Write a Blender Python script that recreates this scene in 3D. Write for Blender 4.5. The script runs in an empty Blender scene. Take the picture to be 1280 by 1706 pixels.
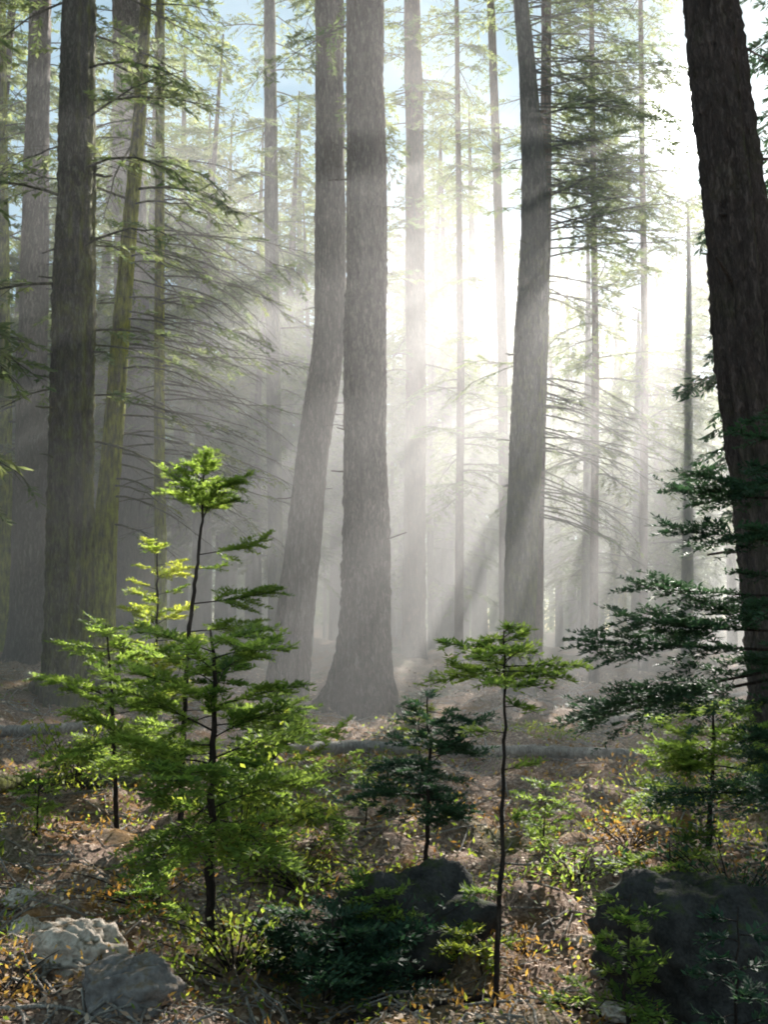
import bpy, math, random
import numpy as np
from mathutils import Vector

# ------------------------------------------------------------------ basics
S = bpy.context.scene
C = S.collection
F = 1640.0
PITCH = math.radians(6.8)
EYE = 1.6
CP, SP = math.cos(PITCH), math.sin(PITCH)
SUN_EL, SUN_AZ = math.radians(27.5), math.radians(18.3)   # elevation, to the right of +Y

def at(px, py, Y):
    """the world point a pixel of the photograph shows at distance Y ahead of the camera"""
    u = (px - 640.0) / F; v = (853.0 - py) / F
    t = Y / (CP - v * SP)
    return np.array([u * t, Y, EYE + t * (SP + v * CP)])

def rng(seed): return np.random.default_rng(seed)

def sstep(a, b, x):
    t = np.clip((x - a) / (b - a), 0, 1)
    return t * t * (3 - 2 * t)

def ground_h(x, y):
    x = np.asarray(x, float); y = np.asarray(y, float)
    h = 0.10 * np.sin(x * .55 + 1.3) * np.cos(y * .43 + .4) + 0.06 * np.sin(x * 1.3 + y * .9) + 0.03 * np.sin(x * 3.1 - y * 2.3 + 1)
    h = h * (0.4 + 0.6 * sstep(3, 8, y))
    h = h + 0.55 * sstep(2.5, 7.0, -x) * sstep(7, 14, y)
    h = h + 0.75 * sstep(19, 34, y)
    h = h + 0.2 * np.exp(-((x - 2.1) / 1.6) ** 2 - ((y - 20.5) / 2.2) ** 2)
    h = h + 0.08 * np.exp(-((x - 4.6) / 2.4) ** 2 - ((y - 16.5) / 1.8) ** 2)
    h = h + 0.25 * np.sin(x * .16 + 2) * sstep(25, 50, y) + 0.6 * np.sin(y * .07) * sstep(40, 90, y)
    for k_ in range(10):
        a_ = k_ * 2.399; f_ = 3.0 + 1.7 * k_
        h = h + (.035 - .0026 * k_) * np.sin((x * math.cos(a_) + y * math.sin(a_)) * f_ + 1.7 * np.sin(x * .9 + k_) + k_) * (y < 60)
    h = h - 0.25 * np.exp(-((x - 1.6) / 1.0) ** 2 - ((y - 3.6) / 0.8) ** 2)
    return h
def gh(x, y): return float(ground_h(x, y))

# ------------------------------------------------------------------ geometry collector
class Geo:
    def __init__(s):
        s.v, s.q, s.t, s.tone, s.n = [], [], [], [], 0
    def add(s, V, quads=None, tris=None, tone=0.5):
        V = np.asarray(V, float).reshape(-1, 3)
        if quads is not None and len(quads): s.q.append(np.asarray(quads, int) + s.n)
        if tris is not None and len(tris): s.t.append(np.asarray(tris, int) + s.n)
        s.v.append(V)
        s.tone.append(np.broadcast_to(np.asarray(tone, float), (len(V),)).copy())
        s.n += len(V)
    def tube(s, P, R, n=5, tone=0.5, warp=None, cap=True):
        P = np.asarray(P, float); m = len(P); R = np.broadcast_to(np.asarray(R, float), (m,))
        T = np.gradient(P, axis=0); T /= np.linalg.norm(T, axis=1)[:, None] + 1e-9
        ref = np.array([0, 0, 1.]) if abs(T[:, 2].mean()) < .8 else np.array([0, 1., 0])
        A = np.cross(T, ref); A /= np.linalg.norm(A, axis=1)[:, None] + 1e-9
        B = np.cross(A, T)
        a = np.arange(n) * 2 * math.pi / n
        rad = R[:, None] * np.ones((1, n))
        if warp is not None: rad = rad * warp
        V = P[:, None, :] + rad[:, :, None] * (np.cos(a)[None, :, None] * A[:, None, :] + np.sin(a)[None, :, None] * B[:, None, :])
        i = np.arange(m - 1)[:, None] * n; j = np.arange(n)[None, :]; j2 = (j + 1) % n
        Q = np.stack([i + j, i + j2, i + n + j2, i + n + j], -1).reshape(-1, 4)
        V = V.reshape(-1, 3); tr = []
        if cap:
            V = np.vstack([V, P[0], P[-1]])
            j = np.arange(n); j2 = (j + 1) % n
            tr = np.vstack([np.stack([j2, j, np.full(n, m * n)], -1), np.stack([(m - 1) * n + j, (m - 1) * n + j2, np.full(n, m * n + 1)], -1)])
        s.add(V, Q, tr, tone)
    def blades(s, B, D, L, W, N, tone=0.5, mid=0.45):
        """thin kite-shaped leaves: base B, unit direction D, length L, width W, face normal N"""
        B = np.asarray(B); D = np.asarray(D); k = len(B)
        if not k: return
        L = np.broadcast_to(L, (k,))[:, None]; W = np.broadcast_to(W, (k,))[:, None]
        X = np.cross(D, N); X /= np.linalg.norm(X, axis=1)[:, None] + 1e-9
        M = B + D * L * mid
        V = np.stack([B, M + X * W / 2, B + D * L, M - X * W / 2], 1)
        Q = np.arange(k * 4).reshape(k, 4)
        s.add(V, Q, None, np.repeat(np.broadcast_to(tone, (k,)), 4))
    def build(s, name, m, parent=None, smooth=False):
        me = bpy.data.meshes.new(name)
        V = np.vstack(s.v) if s.v else np.zeros((0, 3))
        if parent is not None: V = V - np.array(parent.location)
        Q = np.vstack(s.q) if s.q else np.zeros((0, 4), int)
        T = np.vstack(s.t) if s.t else np.zeros((0, 3), int)
        me.vertices.add(len(V)); me.vertices.foreach_set('co', V.astype(np.float32).ravel())
        nl = Q.size + T.size
        me.loops.add(nl); me.loops.foreach_set('vertex_index', np.concatenate([Q.ravel(), T.ravel()]).astype(np.int32))
        me.polygons.add(len(Q) + len(T))
        st = np.concatenate([np.arange(len(Q)) * 4, Q.size + np.arange(len(T)) * 3])
        me.polygons.foreach_set('loop_start', st.astype(np.int32))
        me.update(calc_edges=True)
        a = me.attributes.new('tone', 'FLOAT', 'POINT')
        a.data.foreach_set('value', np.concatenate(s.tone).astype(np.float32))
        if smooth: me.polygons.foreach_set('use_smooth', np.ones(len(me.polygons), bool))
        me.materials.append(m)
        o = bpy.data.objects.new(name, me); C.objects.link(o)
        if parent is not None: o.parent = parent
        return o

def tag(o, label=None, cat=None, group=None, kind=None):
    if label: o['label'] = label
    if cat: o['category'] = cat
    if group: o['group'] = group
    if kind: o['kind'] = kind
    return o

def thing(name, label, cat, loc, group=None):
    o = bpy.data.objects.new(name, None); C.objects.link(o)
    o.location = tuple(float(c) for c in loc); o.empty_display_size = .2
    return tag(o, label, cat, group)

def dup(root, loc, rotz, scale, label, group=None):
    r = root.copy(); C.objects.link(r)
    r.location = loc; r.rotation_euler = (0, 0, rotz); r.scale = (scale,) * 3
    r['label'] = label
    if group: r['group'] = group
    for ch in list(root.children):
        c = ch.copy(); C.objects.link(c); c.parent = r
    return r

# ------------------------------------------------------------------ materials
def mat(name):
    m = bpy.data.materials.new(name); m.use_nodes = True
    nt = m.node_tree; nt.nodes.clear()
    return m, nt, nt.nodes.new('ShaderNodeOutputMaterial')
def N(nt, t, **kw):
    n = nt.nodes.new(t)
    for k, v in kw.items():
        if k in n.inputs: n.inputs[k].default_value = v
        else: setattr(n, k, v)
    return n
def ramp(nt, src, stops):
    r = nt.nodes.new('ShaderNodeValToRGB'); e = r.color_ramp.elements
    while len(e) < len(stops): e.new(.5)
    for i, (p, c) in enumerate(stops): e[i].position = p; e[i].color = (*c, 1)
    nt.links.new(src, r.inputs[0]); return r
def mixc(nt, f, a, b, mode='MIX'):
    n = nt.nodes.new('ShaderNodeMix'); n.data_type = 'RGBA'; n.blend_type = mode
    for sock, val in ((n.inputs[0], f), (n.inputs[6], a), (n.inputs[7], b)):
        if hasattr(val, 'links'): nt.links.new(val, sock)
        elif isinstance(val, (int, float)): sock.default_value = val
        else: sock.default_value = (*val, 1)
    return n.outputs[2]
def math_(nt, op, a, b=None, clamp=False):
    n = nt.nodes.new('ShaderNodeMath'); n.operation = op; n.use_clamp = clamp
    for i, v in enumerate((a, b)):
        if v is None: continue
        if hasattr(v, 'links'): nt.links.new(v, n.inputs[i])
        else: n.inputs[i].default_value = v
    return n.outputs[0]

def bark_mat(name, dark, light, moss=0.0, mosscol=(.16, .20, .025), moss_top=6.0, sun_moss=False):
    m, nt, out = mat(name); L = nt.links
    tc = N(nt, 'ShaderNodeTexCoord'); geo = N(nt, 'ShaderNodeNewGeometry')
    mp = N(nt, 'ShaderNodeMapping'); mp.inputs['Scale'].default_value = (1, 1, .22)
    L.new(tc.outputs['Object'], mp.inputs[0])
    n1 = N(nt, 'ShaderNodeTexNoise', Scale=16.0, Detail=6.0, Roughness=.65); L.new(mp.outputs[0], n1.inputs['Vector'])
    n2 = N(nt, 'ShaderNodeTexNoise', Scale=1.1, Detail=4.0); L.new(tc.outputs['Object'], n2.inputs['Vector'])
    vo = N(nt, 'ShaderNodeTexVoronoi', Scale=15.0); vo.feature = 'DISTANCE_TO_EDGE'
    mp2 = N(nt, 'ShaderNodeMapping'); mp2.inputs['Scale'].default_value = (1, 1, .22)
    L.new(tc.outputs['Object'], mp2.inputs[0]); 
    wob = mixc(nt, .22, mp2.outputs[0], n1.outputs['Color']); L.new(wob, vo.inputs['Vector'])
    hgt = math_(nt, 'ADD', math_(nt, 'MULTIPLY', math_(nt, 'MULTIPLY', vo.outputs['Distance'], 2.6, True), .62), math_(nt, 'MULTIPLY', n1.outputs[0], 1.2))
    col = ramp(nt, math_(nt, 'MULTIPLY', hgt, .62), [(.2, tuple(c * .35 for c in dark)), (.45, dark), (.85, light)]).outputs[0]
    col = mixc(nt, math_(nt, 'MULTIPLY', n2.outputs[0], .6), col, tuple(c * .55 for c in dark))
    if moss > 0:
        n3 = N(nt, 'ShaderNodeTexNoise', Scale=2.4, Detail=10.0, Roughness=.78); L.new(tc.outputs['Object'], n3.inputs['Vector'])
        sep = N(nt, 'ShaderNodeSeparateXYZ'); L.new(tc.outputs['Object'], sep.inputs[0])
        low = math_(nt, 'SUBTRACT', 1.0, math_(nt, 'DIVIDE', sep.outputs[2], moss_top * 2.2), True)
        dn = N(nt, 'ShaderNodeVectorMath'); dn.operation = 'DOT_PRODUCT'; dn.inputs[1].default_value = (.96, .28, 0); L.new(geo.outputs['Normal'], dn.inputs[0])
        side = math_(nt, 'MULTIPLY', math_(nt, 'MAXIMUM', dn.outputs['Value'], 0.0), .24)
        k = math_(nt, 'MULTIPLY', math_(nt, 'ADD', side, math_(nt, 'ADD', math_(nt, 'MULTIPLY', low, .22), n3.outputs[0])), moss)
        k = ramp(nt, k, [(.44, (0, 0, 0)), (.80, (1, 1, 1))]).outputs[0]
        col = mixc(nt, k, col, ramp(nt, n1.outputs[0], [(.35, tuple(c * .22 for c in mosscol)), (.65, mosscol)]).outputs[0])
    b = N(nt, 'ShaderNodeBsdfPrincipled', Roughness=.92); b.inputs['Specular IOR Level'].default_value = .15
    L.new(col, b.inputs['Base Color'])
    bp = N(nt, 'ShaderNodeBump', Strength=1.0, Distance=.045); L.new(hgt, bp.inputs['Height']); L.new(bp.outputs[0], b.inputs['Normal'])
    L.new(b.outputs[0], out.inputs[0]); return m

def leaf_mat(name, c0, c1, trans=.5, t0=None, t1=None, rough=.6):
    m, nt, out = mat(name); L = nt.links
    at_ = N(nt, 'ShaderNodeAttribute', attribute_name='tone')
    tc = N(nt, 'ShaderNodeTexCoord')
    n = N(nt, 'ShaderNodeTexNoise', Scale=1.7, Detail=3.0); L.new(tc.outputs['Object'], n.inputs['Vector'])
    f = math_(nt, 'ADD', math_(nt, 'MULTIPLY', at_.outputs['Fac'], .75), math_(nt, 'MULTIPLY', n.outputs[0], .3), True)
    r = ramp(nt, f, [(.1, c0), (.9, c1)])
    t0 = t0 or tuple(min(1, c * 2.2) for c in c0); t1 = t1 or tuple(min(1, c * 2.6) for c in c1)
    r2 = ramp(nt, f, [(.1, t0), (.9, t1)])
    d = N(nt, 'ShaderNodeBsdfPrincipled', Roughness=rough); L.new(r.outputs[0], d.inputs['Base Color'])
    d.inputs['Specular IOR Level'].default_value = .18
    t = N(nt, 'ShaderNodeBsdfTranslucent'); L.new(r2.outputs[0], t.inputs[0])
    mx = N(nt, 'ShaderNodeMixShader'); mx.inputs[0].default_value = trans
    L.new(d.outputs[0], mx.inputs[1]); L.new(t.outputs[0], mx.inputs[2]); L.new(mx.outputs[0], out.inputs[0]); return m

def rock_mat(name, c0, c1, scale=6.0, mossy=.1, stain=((.05, .035, .02), (.22, .16, .10))):
    m, nt, out = mat(name); L = nt.links
    tc = N(nt, 'ShaderNodeTexCoord')
    n = N(nt, 'ShaderNodeTexNoise', Scale=scale, Detail=9.0, Roughness=.7); L.new(tc.outputs['Object'], n.inputs['Vector'])
    n2 = N(nt, 'ShaderNodeTexNoise', Scale=scale * 9, Detail=4.0); L.new(tc.outputs['Object'], n2.inputs['Vector'])
    h = math_(nt, 'ADD', n.outputs[0], math_(nt, 'MULTIPLY', n2.outputs[0], .35))
    r0_ = ramp(nt, h, [(.45, c0), (.8, c1)])
    gn = N(nt, 'ShaderNodeNewGeometry'); sp = N(nt, 'ShaderNodeSeparateXYZ'); L.new(gn.outputs['Normal'], sp.inputs[0])
    n3 = N(nt, 'ShaderNodeTexNoise', Scale=scale * 1.6, Detail=8.0, Roughness=.75); L.new(tc.outputs['Object'], n3.inputs['Vector'])
    mk = ramp(nt, math_(nt, 'ADD', math_(nt, 'MULTIPLY', sp.outputs[2], mossy), n3.outputs[0]), [(.62, (0, 0, 0)), (.78, (1, 1, 1))])
    class r: outputs = [mixc(nt, mk.outputs[0], r0_.outputs[0], mixc(nt, n2.outputs[0], stain[0], stain[1]))]
    b = N(nt, 'ShaderNodeBsdfPrincipled', Roughness=.95); b.inputs['Specular IOR Level'].default_value = .12; L.new(r.outputs[0], b.inputs['Base Color'])
    bp = N(nt, 'ShaderNodeBump', Strength=.8, Distance=.03); L.new(h, bp.inputs['Height']); L.new(bp.outputs[0], b.inputs['Normal'])
    L.new(b.outputs[0], out.inputs[0]); return m

def ground_mat():
    m, nt, out = mat('forest_soil'); L = nt.links
    tc = N(nt, 'ShaderNodeTexCoord')
    def nz(s, d=6.0, r=.6):
        n = N(nt, 'ShaderNodeTexNoise', Scale=s, Detail=d, Roughness=r); L.new(tc.outputs['Object'], n.inputs['Vector']); return n.outputs[0]
    big, mid, fine = nz(.35), nz(2.2), nz(30., 5., .75)
    c = ramp(nt, fine, [(.3, (.045, .032, .025)), (.5, (.27, .185, .14)), (.72, (.60, .47, .38))]).outputs[0]
    c = mixc(nt, ramp(nt, mid, [(.5, (0, 0, 0)), (.66, (1, 1, 1))]).outputs[0], c, mixc(nt, fine, (.12, .055, .02), (.42, .22, .08)))
    c = mixc(nt, ramp(nt, big, [(.52, (0, 0, 0)), (.65, (.8, .8, .8))]).outputs[0], c, mixc(nt, fine, (.03, .045, .012), (.14, .17, .05)))
    b = N(nt, 'ShaderNodeBsdfPrincipled', Roughness=.95); b.inputs['Specular IOR Level'].default_value = .1
    L.new(c, b.inputs['Base Color'])
    bp = N(nt, 'ShaderNodeBump', Strength=1.0, Distance=.05); L.new(math_(nt, 'ADD', fine, mid), bp.inputs['Height']); L.new(bp.outputs[0], b.inputs['Normal'])
    L.new(b.outputs[0], out.inputs[0]); return m

def mist_mat(name, dens, g, col=(.96, .94, .955)):
    m, nt, out = mat(name)
    v = N(nt, 'ShaderNodeVolumeScatter', Density=dens, Anisotropy=g); v.inputs['Color'].default_value = (*col, 1)
    nt.links.new(v.outputs[0], out.inputs['Volume']); return m

M = dict(
    soil=ground_mat(),
    bark=bark_mat('grey_bark', (.12, .095, .08), (.34, .29, .25), .5, (.2, .22, .05)),
    bark_br=bark_mat('brown_bark', (.13, .085, .06), (.30, .21, .15)),
    bark_moss=bark_mat('mossy_bark', (.09, .08, .07), (.26, .24, .20), .76, (.24, .26, .035)),
    bark_moss2=bark_mat('very_mossy_bark', (.09, .08, .05), (.22, .2, .13), 1.0, (.44, .46, .05), 7.0),
    bark_dark=bark_mat('dark_bark', (.085, .065, .062), (.21, .165, .155), .7, (.08, .10, .02)),
    stem=bark_mat('young_bark', (.045, .034, .03), (.11, .085, .07)),
    twig=bark_mat('dead_twig_bark', (.10, .09, .075), (.24, .215, .18), .9, (.16, .17, .06)),
    log=bark_mat('weathered_log', (.40, .36, .32), (.78, .72, .65)),
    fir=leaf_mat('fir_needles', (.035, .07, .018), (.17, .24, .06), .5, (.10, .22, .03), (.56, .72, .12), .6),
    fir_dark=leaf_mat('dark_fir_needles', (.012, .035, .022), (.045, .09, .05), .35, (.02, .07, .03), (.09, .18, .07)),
    far=leaf_mat('conifer_sprays', (.05, .08, .03), (.12, .15, .06), .5, (.14, .22, .07), (.42, .46, .17)),
    shrub=leaf_mat('shrub_leaves', (.06, .11, .02), (.16, .20, .04), .55, (.2, .36, .04), (.6, .62, .08)),
    gold=leaf_mat('yellowed_leaves', (.16, .07, .02), (.36, .22, .06), .4, (.34, .13, .02), (.75, .48, .10)),
    litter=leaf_mat('fallen_litter', (.12, .07, .04), (.72, .55, .42), .15, (.2, .1, .05), (.5, .35, .2), .8),
    rock_pale=rock_mat('pale_granite', (.26, .21, .17), (.60, .53, .46), 6.0, .22),
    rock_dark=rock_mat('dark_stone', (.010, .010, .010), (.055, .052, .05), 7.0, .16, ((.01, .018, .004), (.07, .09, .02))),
    rock_grey=rock_mat('slate_grey_stone', (.075, .068, .068), (.22, .20, .19), 5.0, .2),
    mist=mist_mat('thin_mist_volume', .0020, .42),
    mist_mid=mist_mat('mist_volume', .0036, .42),
    mist_low=mist_mat('low_mist_volume', .0062, .42),
    mist2=mist_mat('sunlit_mist_volume', .0052, .45),
)

def gpt(px, py):
    """where the ray through a pixel meets the ground"""
    for Y in np.arange(3, 60, .05):
        p = at(px, py, Y)
        if p[2] < gh(p[0], Y): return p[0], Y
    return p[0], 60

# places the sun reaches through gaps in the canopy: no limb grows across these lines
SD = np.array([math.sin(SUN_AZ) * math.cos(SUN_EL), math.cos(SUN_AZ) * math.cos(SUN_EL), math.sin(SUN_EL)])
GAPS = []
for px, py, r_ in [(900, 1185, .55), (960, 1195, .55), (1030, 1180, .5), (1040, 1340, .5), (1060, 1430, .4), (560, 1235, .5), (640, 1240, .5), (760, 1250, .5), (250, 1210, .6), (60, 1215, .6), (60, 1290, .6), (-40, 1290, .6),
                   (250, 1460, .5), (130, 1520, .45), (60, 1440, .4), (900, 1500, .5), (880, 1400, .5), (860, 1620, .4), (760, 1650, .3), (30, 1640, .3), (1150, 1150, .4), (60, 1150, .5)]:
    r_ *= 1.05; x_, y_ = gpt(px, py); GAPS.append((np.array([x_, y_, gh(x_, y_)]), r_))
for px, py, Y_, r_ in [(330, 850, 8.6, .5), (400, 1150, 6.2, .5), (300, 1300, 6.2, .45), (420, 1300, 6.2, .5), (460, 1240, 7.6, .5), (180, 1080, 8.4, .5), (840, 1090, 5.6, .5), (1190, 1250, 7.2, .5), (600, 470, 17, .9), (520, 700, 19, .8), (640, 900, 17, .6), (1010, 900, 25, .9), (760, 450, 26, 1.3), (770, 620, 24, 1.0), (620, 120, 17, .8), (130, 420, 16, .7), (350, 600, 20, .8)]:
    GAPS.append((at(px, py, Y_), r_))
GP = np.array([a for a, b in GAPS]); GR = np.array([b for a, b in GAPS])
def in_gap(P, d0=2.5, k=1.0):
    v = P[:, None, :] - GP[None]; t = v @ SD
    d = np.linalg.norm(v - t[..., None] * SD, axis=-1)
    return bool(((t > d0) & (d < GR[None] * k)).any())

# ------------------------------------------------------------------ tree building
def resample(P, W, step):
    P = np.asarray(P, float); W = np.asarray(W, float)
    d = np.concatenate([[0], np.cumsum(np.linalg.norm(np.diff(P, axis=0), axis=1))])
    n = max(4, int(d[-1] / step)); t = np.linspace(0, d[-1], n)
    # smooth interpolation
    Q = np.stack([np.interp(t, d, P[:, k]) for k in range(3)], 1); R = np.interp(t, d, W)
    for _ in range(max(1, n // 14)):
        Q[1:-1] = (Q[:-2] + 2 * Q[1:-1] + Q[2:]) / 4
        R[1:-1] = (R[:-2] + 2 * R[1:-1] + R[2:]) / 4
    return Q, R

HP = math.pi / 2
def trunk_curve(pix, Y, top=24.0, flare=1.35):
    """pix: list of (x, y, width) from low to high in the photograph; carried on to the ground and up to the tree's top"""
    P = [at(x, y, Y) for x, y, w in pix]
    W = [w / F * Y / 2 for x, y, w in pix]
    d = P[0] - P[1]; d = d / abs(d[2] + 1e-6)
    z0 = gh(P[0][0], Y)
    base = P[0].copy()
    if P[0][2] > z0 + .1: base = P[0] + d * (P[0][2] - z0) * .8
    base[2] = gh(base[0], Y) - .25
    if P[0][2] - base[2] > .15: P = [base] + P; W = [W[0] * flare] + W
    d = P[-1] - P[-2]; d = d / abs(d[2] + 1e-6)
    if P[-1][2] < top:
        q = P[-1] + d * (top - P[-1][2]) * np.array([.6, .6, 1]); P.append(q); W.append(.04)
    return np.array(P), np.array(W)

def trunk_geo(g, P, W, seed, n=28, step=.22, rough=.05, flare_amt=.2, flare_h=.45):
    Q, R = resample(P, W, step)
    r = rng(seed); m = len(Q)
    a = np.arange(n) * 2 * math.pi / n; h = Q[:, 2] - Q[0, 2]
    w = np.ones((m, n))
    for k in range(14):
        fr = r.integers(2, 13); ph = r.uniform(0, 6.28); w += rough * .34 * np.sin(fr * a[None, :] + ph + r.uniform(-1.2, 1.2) * h[:, None] + .8 * np.sin(h[:, None] * r.uniform(.4, 1.6)))
    w += rough * .5 * r.standard_normal((m, n))
    fl = np.exp(-h / flare_h)[:, None] * flare_amt
    w += fl * (1 + .8 * np.sin(4 * a[None, :] + r.uniform(0, 6)) + .45 * np.sin(7 * a[None, :] + r.uniform(0, 6)))
    g.tube(Q, R, n, warp=w)
    return Q, R

def norm(v): return v / (np.linalg.norm(v, axis=-1, keepdims=True) + 1e-9)

def bough(gw, gl, p0, az, L, el0, droop, r0, R, leaf=1.0, sprig=.15, sw=.034, twigs=None, curl=0., tl=.42, den=2.2, sides=4, gap=True):
    """one conifer limb: a drooping axis, side twigs in a flat fan, small sprays of needles along the twigs"""
    k = 9; t = np.linspace(0, 1, k)
    el = el0 - droop * t + curl * t * t
    a = az + R.uniform(-.25, .25) * t
    seg = np.stack([np.cos(el) * np.sin(a), np.cos(el) * np.cos(a), np.sin(el)], 1) * (L / (k - 1))
    P = p0 + np.concatenate([[np.zeros(3)], np.cumsum(seg[1:], 0)])
    P += R.normal(0, .012 * L, P.shape) * t[:, None]
    if gap and in_gap(P, k=float(gap)): return P
    gw.tube(P, r0 * (1 - .85 * t), sides, cap=False)
    nt = twigs if twigs is not None else max(4, int(L * 7))
    for i in range(nt):
        u = .12 + .86 * (i + R.uniform(0, .8)) / nt
        if u > .99: continue
        b = np.array([np.interp(u, t, P[:, c]) for c in range(3)])
        ax = norm(P[min(k - 1, int(u * 8) + 1)] - P[int(u * 8)])
        side = norm(np.cross(ax, [0, 0, 1.])) * (1 if i % 2 else -1)
        d = norm(ax * R.uniform(.55, 1.0) + side * R.uniform(.6, 1.0) + np.array([0, 0, R.uniform(-.28, .12)]))
        l = L * tl * (1 - .75 * u) * R.uniform(.6, 1.15) + .06
        s = np.linspace(0, 1, 4)[:, None]
        Q = b + d * l * s + np.array([0, 0, -.16 * l]) * s ** 2
        gw.tube(Q, np.array([1, .75, .5, .2]) * max(.003, r0 * .28), 3, cap=False)
        if leaf > 0 and R.random() < leaf:
            m = max(3, int(l / (sprig * .28) * den))
            tt = R.uniform(.1, 1, m)[:, None]
            B = b + d * l * tt + np.array([0, 0, -.16 * l]) * tt ** 2
            sg = np.where(R.random(m) < .5, -1., 1.)[:, None]
            sd = norm(np.cross(d, [0, 0, 1.]))
            D = norm(d * R.uniform(.4, 1.1, (m, 1)) + sd * sg * R.uniform(.3, 1.0, (m, 1)) + R.normal(0, .22, (m, 3)) + [0, 0, -.1])
            Nn = norm(np.array([0, 0, 1.]) + R.normal(0, .5, (m, 3)))
            gl.blades(B, D, sprig * R.uniform(.6, 1.3, m), sw * R.uniform(.6, 1.3, m), Nn, tone=np.clip(R.normal(.5, .22) + R.normal(0, .15, m), 0, 1))
    return P

def limbs(gw, gl, Q, R_, z0, z1, n, Lf, R, leaf, az=None, el=(-.1, .25), droop=(.3, .9), thick=.03, **kw):
    for i in range(n):
        u = (i + R.uniform(0, 1)) / n; z = z0 + (z1 - z0) * u
        c = np.array([np.interp(z, Q[:, 2], Q[:, k]) for k in range(3)]); tr = np.interp(z, Q[:, 2], R_)
        a = R.uniform(0, 2 * math.pi) if az is None else R.uniform(*az) if not isinstance(az, list) else R.uniform(*az[R.integers(len(az))])
        L = Lf(u) * R.uniform(.65, 1.2)
        lf = leaf(u) if callable(leaf) else leaf
        c = c + np.array([math.sin(a), math.cos(a), 0]) * tr * .6
        bough(gw, gl, c, a, L, R.uniform(*el), R.uniform(*droop), max(.006, min(thick, L * .011)), R, leaf=lf, **kw)

def tree(name, label, cat, pix, Y, bark, seed, top=24., n=28, boughs=(), needles='far', group=None, flare=1.1, rough=.05, step=.22, flare_amt=.2, stubs=0):
    P, W = trunk_curve(pix, Y, top, flare)
    root = thing(name, label, cat, (P[0][0], P[0][1], gh(P[0][0], P[0][1])), group)
    g = Geo(); Q, R_ = trunk_geo(g, P, W, seed, n, step, rough, flare_amt)
    g.build('trunk', M[bark], root, smooth=True)
    Rs = rng(seed + 900)
    for k in range(stubs):
        z = Rs.uniform(2.2, 11); c = np.array([np.interp(z, Q[:, 2], Q[:, q]) for q in range(3)]); tr = np.interp(z, Q[:, 2], R_)
        a = Rs.choice([-1, 1]) * HP + Rs.uniform(-.9, .5); d = np.array([math.sin(a), math.cos(a), Rs.uniform(-.3, .4)]); L_ = tr + Rs.uniform(.08, .45)
        t_ = np.linspace(0, 1, 5)[:, None]; gs = Geo(); gs.tube(c + d * L_ * t_ + Rs.normal(0, .012, (5, 3)), Rs.uniform(.012, .03) * (1.2 - .7 * t_[:, 0]), 6)
        gs.build('branch_stub', M[bark], root)
    if boughs:
        gw, gl = Geo(), Geo(); R = rng(seed + 500)
        for kw in boughs: limbs(gw, gl, Q, R_, R=R, **kw)
        if gw.n: gw.build('branchwork', M['twig'], root)
        if gl.n: gl.build('crown', M[needles], root)
    return root

RIGHT = (HP - .7, HP + .7); LEFT = (-HP - .7, -HP + .7); BOTH = [RIGHT, LEFT]
c_ = lambda v: (lambda u: v)

# big trunks standing in the mist --------------------------------------------------------------
tree('fir_tree', 'pale grey mossy-edged trunk at the picture\'s edge beyond the thick dark mossy trunk', 'tree',
     [(4, 1090, 34), (2, 600, 30), (-4, 0, 26)], 27, 'bark_moss2', 11, boughs=[
     dict(z0=6, z1=22, n=34, Lf=lambda u: 3.2 - 1.6 * u, leaf=.75)])
tree('fir_tree', 'smooth grey misty trunk between the edge trunk and the thick dark mossy trunk', 'tree',
     [(45, 1085, 60), (52, 700, 50), (60, 300, 42), (66, 0, 36)], 25, 'bark', 12, boughs=[
     dict(z0=5.5, z1=20, n=30, Lf=lambda u: 3.0 - 1.4 * u, leaf=.6, az=BOTH)])
tree('old_fir_tree', 'thick dark trunk with patchy moss beside a slim leaning mossy trunk', 'tree',
     [(112, 1120, 78), (116, 900, 74), (121, 600, 68), (127, 300, 62), (132, 0, 56)], 16.5, 'bark_moss', 13, flare_amt=.1, stubs=10, n=56, step=.09, rough=.07, boughs=[
     dict(z0=4.6, z1=15, n=20, Lf=c_(2.6), leaf=.35, az=BOTH)])
tree('slim_fir_tree', 'slim leaning trunk with bright yellow green moss on its sunny side', 'tree',
     [(170, 1060, 42), (178, 850, 36), (197, 600, 30), (214, 400, 25), (232, 200, 22), (243, 0, 20)], 18.5, 'bark_moss2', 14, n=36, step=.12, boughs=[
     dict(z0=3.4, z1=10, n=26, Lf=c_(2.6), leaf=.08, gap=.4, az=RIGHT, el=(-.1, .1), droop=(.5, 1.1), curl=.3, thick=.022, sprig=.1),
     dict(z0=7, z1=18, n=22, Lf=c_(2.4), leaf=.6)])
tree('fir_tree', 'broad hazy grey trunk rising behind the slim leaning mossy trunk', 'tree',
     [(225, 1080, 62), (222, 700, 58), (215, 300, 54), (212, 0, 50)], 33, 'bark', 15, boughs=[
     dict(z0=9, z1=24, n=40, Lf=lambda u: 4.0 - 1.6 * u, leaf=.8)])
tree('slim_fir_tree', 'very slim sunlit mossy trunk hung with drooping dead branches', 'tree',
     [(268, 1060, 20), (265, 700, 18), (266, 300, 16), (268, 0, 14)], 21, 'bark_moss2', 16, n=22, boughs=[
     dict(z0=4.4, z1=12, n=52, Lf=c_(3.2), leaf=.10, gap=.4, az=RIGHT, el=(-.15, .1), droop=(.5, 1.0), curl=.25, thick=.022, sprig=.1),
     dict(z0=3.6, z1=9, n=10, Lf=c_(1.8), leaf=.15, az=LEFT, droop=(.4, .9)),
     dict(z0=8, z1=20, n=26, Lf=lambda u: 2.8 - 1.2 * u, leaf=.65)])
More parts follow.
